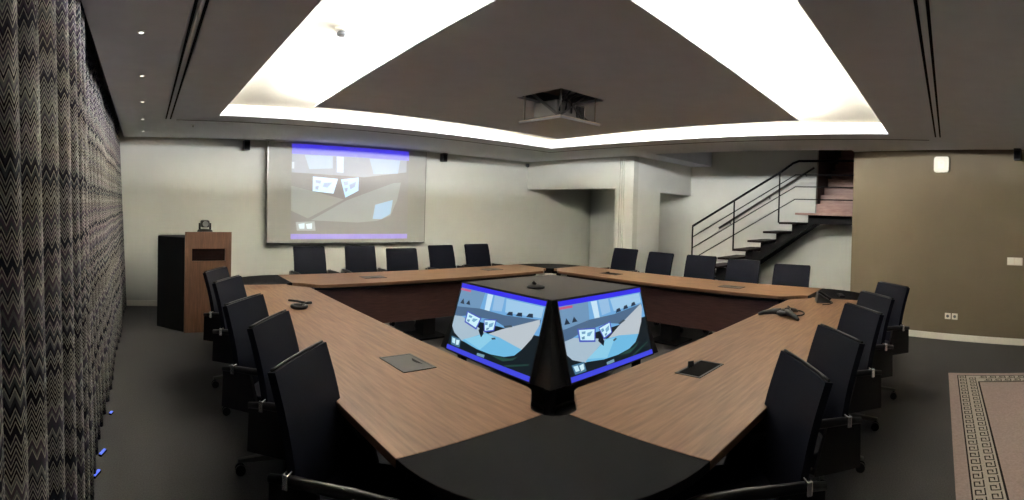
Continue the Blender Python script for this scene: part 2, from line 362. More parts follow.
# ------------------------------------------------------------------ pictures shown by the screens (a live view of the same room)
PIC = [((0, 0, 1, 1), (20, 30, 36)),
       [(0, .0), (1, .0), (1, .44), (0, .50)], (112, 170, 220),
       [(0, .06), (.32, .06), (.30, .30), (0, .36)], (112, 150, 186),
       [(.35, .07), (.42, .07), (.42, .30), (.36, .30)], (196, 226, 246),
       [(.44, .07), (.56, .07), (.56, .26), (.45, .28)], (150, 190, 226),
       [(.58, .08), (.98, .08), (.98, .22), (.60, .26)], (158, 200, 232),
       [(0, .36), (.30, .30), (.60, .30), (.98, .24), (.98, .32), (.62, .44), (.5, .40), (.18, .44), (0, .52)], (78, 106, 138),
       [(.03, .30), (.06, .22), (.09, .30)], (34, 48, 66), [(.11, .29), (.14, .22), (.17, .29)], (34, 48, 66),
       [(.62, .29), (.64, .24), (.68, .23), (.69, .28)], (36, 50, 70), [(.72, .27), (.74, .22), (.78, .21), (.79, .26)], (36, 50, 70), [(.83, .25), (.85, .20), (.89, .19), (.90, .24)], (36, 50, 70),
       [(0, .50), (.10, .48), (.45, .60), (.18, .82), (.05, .74), (0, .66)], (168, 190, 206),
       [(.46, .61), (.62, .48), (.97, .24), (.98, .30), (.93, .50), (.86, .66), (.60, .72)], (186, 196, 204),
       [(.44, .60), (.60, .60), (.86, .66), (.80, .76), (.70, .82), (.55, .85), (.38, .85), (.17, .81)], (112, 186, 226),
       [(.20, .78), (.45, .61), (.55, .62), (.42, .84)], (140, 204, 232),
       [(.15, .38), (.35, .42), (.32, .60), (.15, .55)], (70, 90, 190), [(.165, .40), (.335, .435), (.31, .575), (.165, .53)], (206, 240, 252),
       [(.19, .43), (.235, .435), (.225, .465), (.19, .46)], (104, 158, 196), [(.25, .46), (.31, .455), (.27, .51), (.24, .50)], (120, 172, 206), [(.18, .50), (.215, .49), (.21, .53), (.18, .525)], (96, 146, 180),
       [(.38, .43), (.53, .38), (.53, .54), (.42, .60)], (70, 90, 190), [(.392, .44), (.518, .40), (.518, .53), (.425, .575)], (206, 240, 252),
       [(.405, .46), (.435, .45), (.44, .49), (.41, .50)], (104, 158, 196), [(.455, .47), (.505, .43), (.50, .49), (.46, .52)], (120, 172, 206), [(.44, .53), (.47, .52), (.46, .55), (.435, .56)], (96, 146, 180),
       [(.35, .60), (.38, .50), (.42, .62), (.40, .68)], (16, 24, 36),
       [(.62, .44), (.70, .40), (.72, .42), (.64, .46)], (60, 76, 90), [(.52, .64), (.56, .62), (.57, .64), (.53, .66)], (60, 76, 90),
       [(.55, .86), (.76, .82), (.84, .76), (.80, .82), (.70, .88)], (40, 74, 66), [(.72, .92), (.96, .80), (.96, .82), (.74, .935)], (36, 66, 60),
       [(.03, .80), (.16, .80), (.17, .92), (.05, .92)], (74, 120, 150), [(.045, .82), (.09, .82), (.10, .89), (.06, .89)], (196, 232, 246), [(.105, .83), (.15, .82), (.15, .89), (.115, .90)], (206, 236, 246),
       [(.40, .895), (.49, .885), (.49, .925), (.40, .93)], (118, 156, 176),
       [(0, 0), (1, 0), (1, .065), (0, .065)], (54, 48, 232), [(0, .935), (1, .935), (1, 1), (0, 1)], (66, 72, 220),
       [(.0, .075), (.14, .075), (.14, .105), (.0, .105)], (196, 90, 130)]
_pm = {}
def pic_mat(c, gain, tagname, base=(10, 10, 12)):
    k = (c, tagname)
    if k not in _pm:
        _pm[k] = mat('%s_%d_%d_%d' % ((tagname,) + c), base, 0.35 if base[0] < 60 else .9, emit=(c, gain))
    return _pm[k]
def picture(name, o, ux, uy, nrm_, gain, tagname, parent, base=(10, 10, 12)):
    """o: top-left corner, ux: full width vector, uy: full height vector (down)"""
    o, ux, uy, nrm_ = Vector(o), Vector(ux), Vector(uy), Vector(nrm_)
    m = MB(); items = [([(0, 0), (1, 0), (1, 1), (0, 1)], PIC[0][1])]
    rest = PIC[1:]
    items += [(rest[i], rest[i + 1]) for i in range(0, len(rest), 2)]
    for k, (poly, c) in enumerate(items):
        m.use(pic_mat(c, gain, tagname, base))
        m.face([o + ux * u + uy * v + nrm_ * (.00015 * k) for u, v in poly])
    me_o = m.build(name, None, parent)
    return me_o

# ------------------------------------------------------------------ projection screen on the far wall
YS = 7.50
t = thing('projection_screen', 'large pulled-down projection screen showing a washed-out video call', 'projection screen', (3.205, YS, 0))
lw = 1.375
MB().box((-lw, -.002, .965), (lw, .002, 2.50)).build('cloth', M['screen_cloth'], t)
MB().tube([(-lw, 0, .955), (lw, 0, .955)], .012).build('bottom_rail', M['grey_plastic'], t)
MB().box((-lw - .003, -.004, .965), (-lw + .009, .003, 2.50)).build('border', M['dark_chrome'], t)
MB().box((lw - .009, -.004, .965), (lw + .003, .003, 2.50)).build('border', M['dark_chrome'], t)
MB().box((-lw - .04, -.035, 2.505), (lw + .04, .05, ZC)).build('case', M['soffit'], t)
def washed():
    cols = {}
    m = MB()
    x0, x1, z0, z1 = -1.0, 1.03, 1.02, 2.478
    def P(u, v, k): return (x0 + (x1 - x0) * u, -.0025 - .0002 * k, z1 - (z1 - z0) * v)
    it = [([(0, 0), (1, 0), (1, 1), (0, 1)], (40, 42, 52)),
          ([(0, .10), (.98, .10), (.98, .24), (.6, .32), (0, .30)], (92, 104, 122)),
          ([(.10, .11), (.33, .11), (.33, .24), (.14, .26)], (118, 140, 160)),
          ([(.36, .11), (.42, .11), (.42, .28), (.365, .28)], (150, 172, 196)),
          ([(.64, .11), (.92, .11), (.90, .26), (.68, .28)], (110, 134, 160)),
          ([(0, .44), (.43, .57), (.135, .78), (0, .70)], (80, 88, 88)),
          ([(.45, .58), (.86, .37), (.93, .36), (.90, .56), (.84, .74), (.72, .80), (.55, .82), (.16, .80)], (78, 90, 96)),
          ([(.70, .62), (.86, .56), (.84, .72), (.76, .78), (.68, .78)], (96, 138, 166)),
          ([(.17, .335), (.375, .35), (.34, .51), (.17, .49)], (150, 190, 214)),
          ([(.19, .37), (.24, .375), (.23, .41), (.195, .40)], (96, 124, 146)), ([(.26, .40), (.33, .39), (.29, .45), (.25, .44)], (104, 132, 154)), ([(.19, .44), (.22, .43), (.215, .475), (.19, .47)], (96, 120, 140)),
          ([(.40, .355), (.55, .325), (.55, .47), (.44, .55)], (140, 184, 214)),
          ([(.42, .38), (.46, .37), (.46, .41), (.43, .42)], (92, 118, 140)), ([(.47, .41), (.53, .37), (.52, .43), (.48, .46)], (100, 126, 148)), ([(.43, .45), (.46, .44), (.455, .48), (.44, .49)], (92, 118, 140)),
          ([(.04, .82), (.19, .81), (.20, .91), (.05, .91)], (96, 108, 116)),
          ([(.06, .84), (.11, .83), (.11, .89), (.07, .89)], (150, 170, 180)), ([(.12, .84), (.17, .83), (.17, .89), (.13, .89)], (160, 178, 186)),
          ([(0, .19), (.02, .19), (.02, .26), (0, .26)], (150, 160, 170)),
          ([(0, 0), (1, 0), (1, .105), (0, .105)], (44, 30, 214)), ([(0, .945), (1, .945), (1, 1), (0, 1)], (92, 70, 190))]
    for k, (poly, c) in enumerate(it):
        m.use(pic_mat(c, 1.0 if k >= len(it) - 2 else 1.45, 'projected_picture', (150, 148, 144)))
        m.face([P(u, v, k) for u, v in poly])
    return m
washed().build('projected_picture', None, t)

# small wall speakers near the ceiling
def speaker(loc, rz, label):
    s = thing('wall_speaker', label, 'speaker', loc, rz, 'small black wall speakers')
    MB().hexa([(-.045, -.10, -.075), (.045, -.10, -.075), (.05, 0, -.07), (-.05, 0, -.07), (-.045, -.11, .075), (.045, -.11, .075), (.05, 0, .07), (-.05, 0, .07)]).build('cabinet', M['black'], s, bevel=.006)
    MB().box((-.038, -.108, -.06), (.038, -.103, .06)).build('grille', M['slot'], s)
    MB().box((-.015, 0, -.03), (.015, .022, .03)).build('bracket', M['iron'], s)
speaker((1.51, YW - .022, 2.425), 0, 'small black wall speaker to the left of the projection screen')
speaker((4.97, YW - .022, 2.435), 0, 'small black wall speaker to the right of the projection screen')
q = c0 + d * ((1.36 + .88) / .963)
speaker((q.x - .0963 * .22, q.y + .027 * .22, 2.44), math.radians(-105.6) + math.pi * 0, 'black speaker at the top of the tan wall, cut by the picture edge')
s = thing('corner_sensor', 'tiny dark sensor high in the corner of the white walls', 'sensor', (XW - .03, YW - .03, 2.45))
MB().box((-.03, -.02, -.03), (.03, .03, .03)).build('case', M['grey_plastic'], s, bevel=.006)
MB().lathe([(.012, -.040), (.018, -.034), (.018, -.03)], (0, 0, 0), 12).build('lens', M['black'], s)

# things on the tan wall (built in wall coordinates: x along the wall to the right, y out of the wall towards the room is -y)
def onwall(y): return Vector((bx_at(y), y, 0))
RZ = math.atan2(d.y, d.x)
def wall_thing(name, label, cat, y, z, group=None):
    p = onwall(y); return thing(name, label, cat, (p.x, p.y, z), RZ, group)
# local +x runs along the wall away from the far corner; the room is on local -y
t = wall_thing('wall_detector', 'rounded square white alarm detector high on the tan wall', 'detector', .105, 2.318)
RP = [(sx * .07 + .035 * math.cos(a_), sz * .07 + .035 * math.sin(a_)) for sx, sz, q0 in ((1, 1, 0), (-1, 1, 1), (-1, -1, 2), (1, -1, 3)) for a_ in [(q0 + k / 6) * math.pi / 2 for k in range(7)]]
MB().extrude_poly([(x, 0, z) for x, z in RP], (0, -.03, 0)).build('housing', M['white_plastic'], t, bevel=.006)
MB().box((-.05, -.036, -.05), (.05, -.03, .05)).build('cover', M['skirt'], t, bevel=.01)
MB().lathe([(.016, 0), (.016, .008)], (0, 0, 0), 14).build('lens', M['white_plastic'], t, loc=(0, -.036, .02), rot=(math.pi / 2, 0, 0))
for y, w in ((-.03, 'left one of the pair'), (-.122, 'right one of the pair')):
    t = wall_thing('power_socket', 'small white power socket on the tan wall, ' + w, 'socket', y, .315, 'sockets on the tan wall')
    MB().box((-.04, -.010, -.04), (.04, 0, .04)).build('plate', M['white_plastic'], t, bevel=.004)
    MB().lathe([(.020, 0), (.020, .004)], (0, 0, 0), 16).build('socket_hole', M['grey_plastic'], t, loc=(0, -.010, 0), rot=(math.pi / 2, 0, 0))
t = wall_thing('light_switch', 'pale double switch plate on the tan wall at the right edge', 'switch', -.87, 1.072)
MB().box((-.10, -.010, -.05), (.10, 0, .05)).build('plate', M['white_plastic'], t, bevel=.004)
for sx in (-.048, .048): MB().box((sx - .04, -.015, -.04), (sx + .04, -.010, .04)).build('rocker', M['skirt'], t, bevel=.003)

# ------------------------------------------------------------------ curtain
def curtain(y0, y1, dx, seed):
    m = bmesh.new(); uvl = m.loops.layers.uv.new('UVMap')
    y = y0; u = seed; prev = None; cols = []; nz = 10
    while y < y1:
        ph = y / .225 * 2 * math.pi + .8 * math.sin(y * 2.1 + seed) + .5 * math.sin(y * 5.3 + 1)
        amp = .066 + .010 * math.sin(y * 3.7 + seed)
        row = []
        for k in range(nz + 1):
            z = .022 + (2.70 - .022) * k / nz
            f = 1 - z / 2.7
            h = ph / 2 + .25 * f * math.sin(y * 4)
            bulge = 2 * abs(math.sin(h)) ** .8 - 1            # round folds, sharp creases between them
            row.append((-.398 + dx + (.090 - dx * .8) * f + amp * bulge, y + .03 * math.cos(h * 2) * (.6 + .4 * f), z))
        if prev is not None: u += math.dist(row[4], prev[4])
        cols.append((u, row)); prev = row; y += .0125
    V = [[m.verts.new(p) for p in r] for _, r in cols]
    for i in range(len(V) - 1):
        for k in range(nz):
            f = m.faces.new((V[i][k], V[i + 1][k], V[i + 1][k + 1], V[i][k + 1])); f.smooth = True
            for lp, (ii, kk) in zip(f.loops, ((i, k), (i + 1, k), (i + 1, k + 1), (i, k + 1))):
                lp[uvl].uv = (cols[ii][0], cols[ii][1][kk][2])
    me = bpy.data.meshes.new('curtain'); m.to_mesh(me); m.free(); me.materials.append(M['curtain'])
    o = bpy.data.objects.new('curtain', me); COL.objects.link(o)
    sd = o.modifiers.new('solid', 'SOLIDIFY'); sd.thickness = .003; sd.offset = -1
    return o
tag(curtain(-1.6, 2.70, .016, 0.0), 'near panel of the dark chevron curtain, broad folds at the left picture edge', 'curtain', 'chevron curtain panels')
tag(curtain(2.74, YW - .03, -.062, 5.0), 'far panel of the dark chevron curtain, running back to the white wall', 'curtain', 'chevron curtain panels')
tag(MB().box((-.46, -1.6, 2.70), (-.33, YW - .02, 2.73)).build('curtain_rail', M['iron']), 'dark rail in the ceiling pocket carrying the chevron curtain', 'curtain rail')
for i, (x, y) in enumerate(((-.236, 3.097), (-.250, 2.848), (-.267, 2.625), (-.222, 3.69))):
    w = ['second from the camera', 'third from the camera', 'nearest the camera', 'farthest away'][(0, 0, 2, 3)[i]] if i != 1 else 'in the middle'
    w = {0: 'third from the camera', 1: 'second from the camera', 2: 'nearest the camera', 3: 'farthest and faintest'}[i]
    t = thing('hem_daylight_glow', 'small blue glow standing for daylight under the curtain hem, ' + w, 'daylight glow', (x - .004, y, 0), -0.35, 'blue daylight glows under the curtain hem')  # added glowing block in place of daylight leaking under the hem
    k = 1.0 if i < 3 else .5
    MB().box((-.011, -.04 * k, 0), (.011, .04 * k, .012)).build('housing', M['iron'], t, bevel=.002)  # dark base of the added glow, no real fixture
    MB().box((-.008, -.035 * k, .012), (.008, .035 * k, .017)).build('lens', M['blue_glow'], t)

# ------------------------------------------------------------------ conference table
TZ = .74; TT = .034
AX0, AX1, AY0, AY1 = .785, 5.80, .735, 5.67       # outer edges
BX0, BX1, BY0, BY1 = 1.610, 5.00, 1.540, 4.875    # inner edges
S0X, S1X, S0Y, S1Y = 1.52, 5.085, 1.43, 4.99      # seams between wood and black corner pieces
T = thing('conference_table', 'large square conference table, walnut arms joined by black rounded corners', 'table', (3.3, 3.2, 0))
O = Vector((3.3, 3.2, 0))
def local(poly): return [(x - O.x, y - O.y) for x, y in poly]
NR = .097
NC = [(1.53, 1.455), (5.075, 1.455), (5.075, 4.965), (1.53, 4.965)]     # round notches at the inner corners
def cut_arc(c, a0, a1, n=10): return [(c[0] + NR * math.cos(a0 + (a1 - a0) * k / n), c[1] + NR * math.sin(a0 + (a1 - a0) * k / n)) for k in range(n + 1)]
def wood(poly, mname):
    o = MB().prism(local(poly), TZ - TT, TZ).build('wood_top', M[mname], T, bevel=.003)
    return o
def arm(axis, seam0, seam1, outer, inner, cA, cB, mname):
    # polygon in (s, t): s along the arm, t across; notches at the two inner ends
    sgn = 1 if inner > outer else -1
    def circ(c, seam, end):        # end=-1 start, +1 finish
        s_c, t_c = c; es = -end; q = math.sqrt(.5)
        t_hit = t_c - sgn * math.sqrt(max(1e-6, NR ** 2 - (seam - s_c) ** 2))
        a0 = math.atan2(t_hit - t_c, seam - s_c); a1 = math.atan2(-sgn * q, es * q)
        da = (a1 - a0 + math.pi) % (2 * math.pi) - math.pi
        pts = [(s_c + NR * math.cos(a0 + da * k / 8), t_c + NR * math.sin(a0 + da * k / 8)) for k in range(9)]
        ts, tt = pts[-1]
        pts.append((ts + es * .085, tt + sgn * .085)); g = abs(inner - pts[-1][1])
        pts += [(ts + es * .105, tt + sgn * (.085 + g * .35)), (ts + es * .135, tt + sgn * (.085 + g * .75)), (ts + es * .18, inner)]
        return pts
    A = circ(cA, seam0, -1); B = circ(cB, seam1, 1)
    st = [(seam0, outer)] + A + B[::-1] + [(seam1, outer)]
    poly = [(t, s) if axis == 'y' else (s, t) for s, t in st]
    return wood(poly, mname)
arm('y', S0Y, S1Y, AX0, BX0, (NC[0][1], NC[0][0]), (NC[3][1], NC[3][0]), 'wood_y')
arm('y', S0Y, S1Y, AX1, BX1, (NC[1][1], NC[1][0]), (NC[2][1], NC[2][0]), 'wood_y')
arm('x', S0X, S1X, AY0, BY0, NC[0], NC[1], 'wood_x')
arm('x', S0X, S1X, AY1, BY1, NC[3], NC[2], 'wood_x')
def corner(sx, sy, c, ox, oy):
    # black piece: seam on x=sx (towards the x arm) and y=sy (towards the y arm), rounded outside (ox, oy outer edges)
    ix = 1 if sx > ox else -1; iy = 1 if sy > oy else -1
    rx, ry = abs(sx - ox), abs(sy - oy)
    out = [(sx - ix * rx * math.cos(a), sy - iy * ry * math.sin(a)) for a in [math.pi / 2 * k / 16 for k in range(17)]]
    # out goes from (ox, sy) to (sx, oy)
    y_hit = c[1] - iy * math.sqrt(max(1e-6, NR ** 2 - (sx - c[0]) ** 2)); x_hit = c[0] - ix * math.sqrt(max(1e-6, NR ** 2 - (sy - c[1]) ** 2))
    a0 = math.atan2(y_hit - c[1], sx - c[0]); a1 = math.atan2(sy - c[1], x_hit - c[0]); da = (a1 - a0 + math.pi) % (2 * math.pi) - math.pi
    inn = [(c[0] + NR * math.cos(a0 + da * k / 10), c[1] + NR * math.sin(a0 + da * k / 10)) for k in range(11)]
    o = MB().prism(local(out + inn), TZ - TT, TZ - .0005).build('corner_top', M['black_top'], T, bevel=.003)
    o['label'] = 'black rounded corner top'
corner(S0X, S0Y, NC[0], AX0, AY0); corner(S1X, S0Y, NC[1], AX1, AY0); corner(S1X, S1Y, NC[2], AX1, AY1); corner(S0X, S1Y, NC[3], AX0, AY1)
# modesty panels: brown veneer board, and above it a black bar for the shade under the top
def panel(a, b):
    a = (a[0] - O.x, a[1] - O.y); b = (b[0] - O.x, b[1] - O.y)
    o = MB().bar((a[0], a[1], .455), (b[0], b[1], .455), .022, .40).build('modesty_panel', M['dark_wood'], T, bevel=.002)
    MB().bar((a[0], a[1], .683), (b[0], b[1], .683), .05, .045).build('rail', M['black'], o)  # black bar put in for the shadow beneath the tabletop
panel((1.75, BY1 + .17), (4.85, BY1 + .17)); panel((BX1 + .15, 1.75), (BX1 + .15, 4.70))
panel((1.75, BY0 - .17), (4.85, BY0 - .17)); panel((BX0 - .15, 1.75), (BX0 - .15, 4.70))
for (x, y) in ((3.25, 5.25), (1.25, 5.20), (5.38, 5.22), (5.38, 3.2), (5.38, 1.12), (3.25, 1.12), (1.22, 1.12), (1.22, 3.2)):
    o = MB().box((x - O.x - .09, y - O.y - .09, .02), (x - O.x + .09, y - O.y + .09, TZ - TT)).build('leg', M['black'], T, bevel=.01)
    MB().box((x - O.x - .20, y - O.y - .20, 0), (x - O.x + .20, y - O.y + .20, .02)).build('foot_plate', M['iron'], o, bevel=.004)
# pale joining bracket in the far notch
nc = NC[2]
MB().box((-.08, -.012, -.04), (.08, .012, 0)).box((-.022, -.012, -.13), (.022, .012, -.04)).build('joining_bracket', M['white_plastic'], T, loc=(nc[0] - O.x - .10, nc[1] - O.y - .10, TZ - .045), rot=(0, 0, -math.pi / 4))
# cable hatches let into the tops
def hatch(x, y, w, l, rz, opened):
    e = MB()
    for a, b in (((-w / 2, -l / 2), (w / 2, -l / 2 + .012)), ((-w / 2, l / 2 - .012), (w / 2, l / 2)), ((-w / 2, -l / 2), (-w / 2 + .012, l / 2)), ((w / 2 - .012, -l / 2), (w / 2, l / 2))):
        e.box((a[0], a[1], -.002), (b[0], b[1], .0035))
    h = e.build('cable_hatch', M['hatch'], T, loc=(x - O.x, y - O.y, TZ), rot=(0, 0, rz))
    if opened:
        MB().box((-w / 2 + .012, -l / 2 + .012, -.004), (w / 2 - .012, l / 2 - .012, .0012)).build('well', M['slot'], h)
        MB().hexa([(-w * .1, l / 2 - .02, .001), (w * .12, l / 2 - .02, .001), (w * .12, l / 2 - .012, .001), (-w * .1, l / 2 - .012, .001),
                   (-w * .08, l / 2 - .018, .035), (w * .10, l / 2 - .018, .028), (w * .10, l / 2 - .012, .028), (-w * .08, l / 2 - .012, .035)]).build('plug', M['black'], h)
    else:
        MB().box((-w / 2 + .013, -l / 2 + .013, -.002), (w / 2 - .013, l / 2 - .013, .003)).build('lid', M['hatch'], h)
        n = 8; pts = [(-.055 + .11 * k / n, 0) for k in range(n + 1)] + [(.055 - .11 * k / n, .022 * math.sin(math.pi * k / n)) for k in range(1, n)]
        MB().prism(pts, .003, .0036).build('finger_slot', M['slot'], h, loc=(0, -l / 2 + .035, 0))
hatch(1.315, 2.295, .27, .19, math.pi / 2, False)
hatch(2.395, 1.235, .28, .145, 0, True)
hatch(2.53, 5.245, .27, .17, 0, False); hatch(4.32, 5.33, .27, .17, 0, False)
hatch(5.36, 4.12, .27, .17, math.pi / 2, True); hatch(5.34, 2.38, .27, .17, math.pi / 2, False)

# ------------------------------------------------------------------ monitors in the middle of the table
PC = Vector((3.294, 3.206, 0)); HW, OT, OB, ZT, ZB = .536, .588, .749, .874, .306
B = thing('monitor_pedestal', 'dark four-sided pedestal with taupe lid standing inside the square table', 'monitor stand', (PC.x, PC.y, 0), 0)
m = MB()
ot, ob = OT - .045, OB - .045
m.hexa([(-ob, -ob, ZB - .03), (ob, -ob, ZB - .03), (ob, ob, ZB - .03), (-ob, ob, ZB - .03), (-ot, -ot, ZT - .012), (ot, -ot, ZT - .012), (ot, ot, ZT - .012), (-ot, ot, ZT - .012)])
m.build('body', M['black'], B)
MB().box((-ot - .004, -ot - .004, ZT - .012), (ot + .004, ot + .004, ZT + .008)).build('lid', M['lid'], B, bevel=.003)
MB().box((-.5, -.5, 0), (.5, .5, .04)).build('base_plate', M['black'], B, bevel=.006)
for sx in (-1, 1):
    for sy in (-1, 1):
        MB().box((sx * .56 - .03, sy * .56 - .03, 0), (sx * .56 + .03, sy * .56 + .03, ZB - .03)).build('leg', M['iron'], B)
        MB().hexa([(sx * (OB - .10) - .04, sy * (OB - .10) - .04, ZB - .02), (sx * (OB - .10) + .04, sy * (OB - .10) - .04, ZB - .02), (sx * (OB - .10) + .04, sy * (OB - .10) + .04, ZB - .02), (sx * (OB - .10) - .04, sy * (OB - .10) + .04, ZB - .02),
                   (sx * (OT - .065) - .02, sy * (OT - .065) - .02, ZT - .01), (sx * (OT - .065) + .02, sy * (OT - .065) - .02, ZT - .01), (sx * (OT - .065) + .02, sy * (OT - .065) + .02, ZT - .01), (sx * (OT - .065) - .02, sy * (OT - .065) + .02, ZT - .01)]).build('corner_post', M['black'], B)
TILT = math.atan2(OB - OT, ZT - ZB); SH = math.hypot(OB - OT, ZT - ZB)
def monitor(rz, label):
    # local: screen faces -y, bottom centre at origin, leaning back
    c = Vector((0, -OB, ZB)); c.rotate(Matrix.Rotation(rz, 3, 'Z'))
    t = thing('monitor', label, 'monitor', (PC.x + c.x, PC.y + c.y, ZB), rz, 'monitors on the pedestal')
    up = Vector((0, math.sin(TILT), math.cos(TILT))); n = Vector((0, -math.cos(TILT), math.sin(TILT))); X = Vector((1, 0, 0))
    m = MB(); b = .012
    lo, hi = [X * (-HW - b) - up * b, X * (HW + b) - up * b], [X * (-HW - b) + up * (SH + b), X * (HW + b) + up * (SH + b)]
    m.hexa([lo[0] - n * .04, lo[1] - n * .04, lo[1] - n * .002, lo[0] - n * .002, hi[0] - n * .04, hi[1] - n * .04, hi[1] - n * .002, hi[0] - n * .002])
    m.build('case', M['black'], t)
    f = MB()
    def strip(p, q, r, s_): f.hexa([p - n * .004, q - n * .004, r - n * .004, s_ - n * .004, p + n * .006, q + n * .006, r + n * .006, s_ + n * .006])
    iL0, iR0, iL1, iR1 = X * -HW, X * HW, X * -HW + up * SH, X * HW + up * SH
    strip(lo[0], lo[1], iR0, iL0); strip(iL1, iR1, hi[1], hi[0]); strip(lo[0], iL0, iL1, hi[0]); strip(iR0, lo[1], hi[1], iR1)
    f.build('bezel', M['black'], t)
    picture('screen_picture', iL1, X * (2 * HW), -up * SH, n * 1.0, 1.0, 'monitor_picture', t)
    return t
monitor(0, 'lit monitor with blue bars on the right-hand face of the central pedestal')
monitor(-math.pi / 2, 'lit monitor with blue bars on the left-hand face of the central pedestal')
p = thing('table_microphone', 'small black dish microphone lying on the taupe pedestal lid', 'microphone', (3.065, 3.17, ZT + .008))
MB().lathe([(.075, 0), (.078, .010), (.062, .022), (.03, .028)]).build('base', M['black'], p)
MB().tube([(0, 0, .028), (-.02, .02, .05)], [.012, .016]).build('head', M['chair_plastic'], p)

# ------------------------------------------------------------------ things lying on the table
p = thing('conference_phone', 'grey three-legged conference phone on the right table arm', 'conference phone', (4.0, 1.30, TZ), .35)
for k in range(3):
    a = 2 * math.pi * k / 3 + 1.54; c, s_ = math.cos(a), math.sin(a)
    leg = [(.03 * c, .03 * s_, .040), (.10 * c, .10 * s_, .038), (.17 * c, .17 * s_, .026), (.215 * c, .215 * s_, .012)]
    MB().tube(leg, [.027, .023, .018, .012], 12).build('leg', M['phone'], p)
MB().lathe([(.060, .014), (.072, .030), (.066, .044), (.050, .052)]).build('body', M['phone'], p)
MB().lathe([(.044, .050), (.046, .056), (.02, .058)]).build('speaker_grille', M['black'], p)
MB().box((-.035, -.02, .052), (.035, .02, .0605)).build('display', M['white_plastic'], p, bevel=.002, loc=(.05, -.03, -.004))
q = []
for k in range(25):
    a = k / 24 * 2 * math.pi * 1.1; q.append((.12 + .12 * math.cos(a), -.10 + .07 * math.sin(a), .008 + .055 * max(0, math.sin(a)) ** 2))
MB().tube(q, .006, 8).build('cable', M['black'], p)
p = thing('desk_phone', 'dark desk telephone with raised keypad near the black right corner', 'telephone', (4.86, 1.19, TZ), .35); p.scale = (.8, .8, .8)
MB().hexa([(-.10, -.09, 0), (.10, -.09, 0), (.10, .09, 0), (-.10, .09, 0), (-.10, -.09, .02), (.10, -.09, .02), (.10, .07, .12), (-.10, .07, .12)]).build('body', M['phone'], p, bevel=.006)
m = MB()
for i in range(3):
    for j in range(4):
        y = -.06 + j * .03; z = .02 + (y + .09) / .16 * .10
        m.box((-.005 + i * .03, y - .008, z - .004), (.017 + i * .03, y + .008, z + .006))
m.build('key', M['black'], p)
MB().tube([(-.075, -.085, .045), (-.075, -.06, .065), (-.075, .04, .125), (-.075, .07, .13)], [.022, .015, .015, .022], 10).build('handset', M['black'], p)
MB().tube([(-.09, -.08, .03), (-.15, -.10, .012), (-.22, -.05, .008), (-.25, .03, .008)], .006, 8).build('cord', M['black'], p)
p = thing('table_remote', 'flat black remote handset lying on the black right corner', 'remote control', (5.28, 1.10, TZ), .35)
MB().box((-.10, -.028, 0), (.10, .028, .022)).build('body', M['black'], p, bevel=.006)
m = MB()
for i in range(5): m.box((-.08 + i * .03, -.012, .021), (-.062 + i * .03, .012, .0245))
m.build('key', M['phone'], p)
p = thing('headset', 'small black headset with a silver clip on the left table arm', 'headset', (1.20, 3.80, TZ), .6)
q = [(.055 * math.cos(2 * math.pi * k / 20), .055 * math.sin(2 * math.pi * k / 20), .016) for k in range(21)]
MB().tube(q, .015, 10).build('ear_ring', M['black'], p)
MB().tube([(.05, .0, .02), (.12, .02, .022), (.17, .01, .02)], .011, 8).tube([(.12, .02, .022), (.10, .10, .03), (.06, .16, .034)], .009, 8).build('band', M['black'], p)
MB().box((.12, .04, .0), (.23, .10, .010)).build('clip', M['steel'], p, bevel=.003)

# ------------------------------------------------------------------ lectern with the video camera
t = thing('lectern', 'black lectern with a walnut front and open slot beside the far wall', 'lectern', (.77, 6.25, 0))
ox, oy = .77, 6.25
body = [(.498 - ox, 6.06 - oy), (1.04 - ox, 6.11 - oy), (1.08 - ox, 6.45 - oy), (1.09 - ox, 6.60 - oy), (.20 - ox, 6.60 - oy), (.172 - ox, 6.385 - oy)]
MB().prism(body, 0, 1.135).build('body', M['black'], t, bevel=.004)
fa = Vector((.487 - ox, 6.035 - oy, 0)); fb = Vector((1.052 - ox, 6.085 - oy, 0)); ux = (fb - fa).normalized(); un = Vector((-ux.y, ux.x, 0)); L = (fb - fa).length
fr = MB()
def fbox(u0, u1, z0, z1, y0=0.0, y1=.032):
    P = lambda u, y, z: fa + ux * u + un * y + Vector((0, 0, z))
    return [P(u0, y0, z0), P(u1, y0, z0), P(u1, y1, z0), P(u0, y1, z0), P(u0, y0, z1), P(u1, y0, z1), P(u1, y1, z1), P(u0, y1, z1)]
fr.hexa(fbox(0, L, 0, .845)); fr.hexa(fbox(0, L, 1.005, 1.205)); fr.hexa(fbox(0, .085, .845, 1.005)); fr.hexa(fbox(L - .075, L, .845, 1.005))
fr.build('front_panel', M['wood_v'], t)
MB().hexa(fbox(.085, L - .075, .845, 1.005, .022, .035)).build('slot_back', M['slot_shade'], t)  # shallow back, darkened to give the shade of a deeper slot
MB().hexa(fbox(.085, L - .075, .845, .857, .0, .03)).build('shelf', M['wood_v'], t)
c = thing('video_camera', 'black pan-tilt video camera perched on the lectern', 'camera', (.745, 6.25, 1.135))
MB().lathe([(.10, 0), (.105, .03), (.09, .085), (.05, .095)]).build('base', M['black'], c)
for sx in (-.065, .065): MB().tube([(sx, 0, .09), (sx, 0, .17)], .014).build('yoke_arm', M['chair_plastic'], c)
MB().box((-.055, -.05, .115), (.055, .06, .205)).build('head', M['black'], c, bevel=.02)
MB().tube([(0, -.05, .16), (0, -.085, .16)], .034, 18).build('lens', M['grey_plastic'], c)

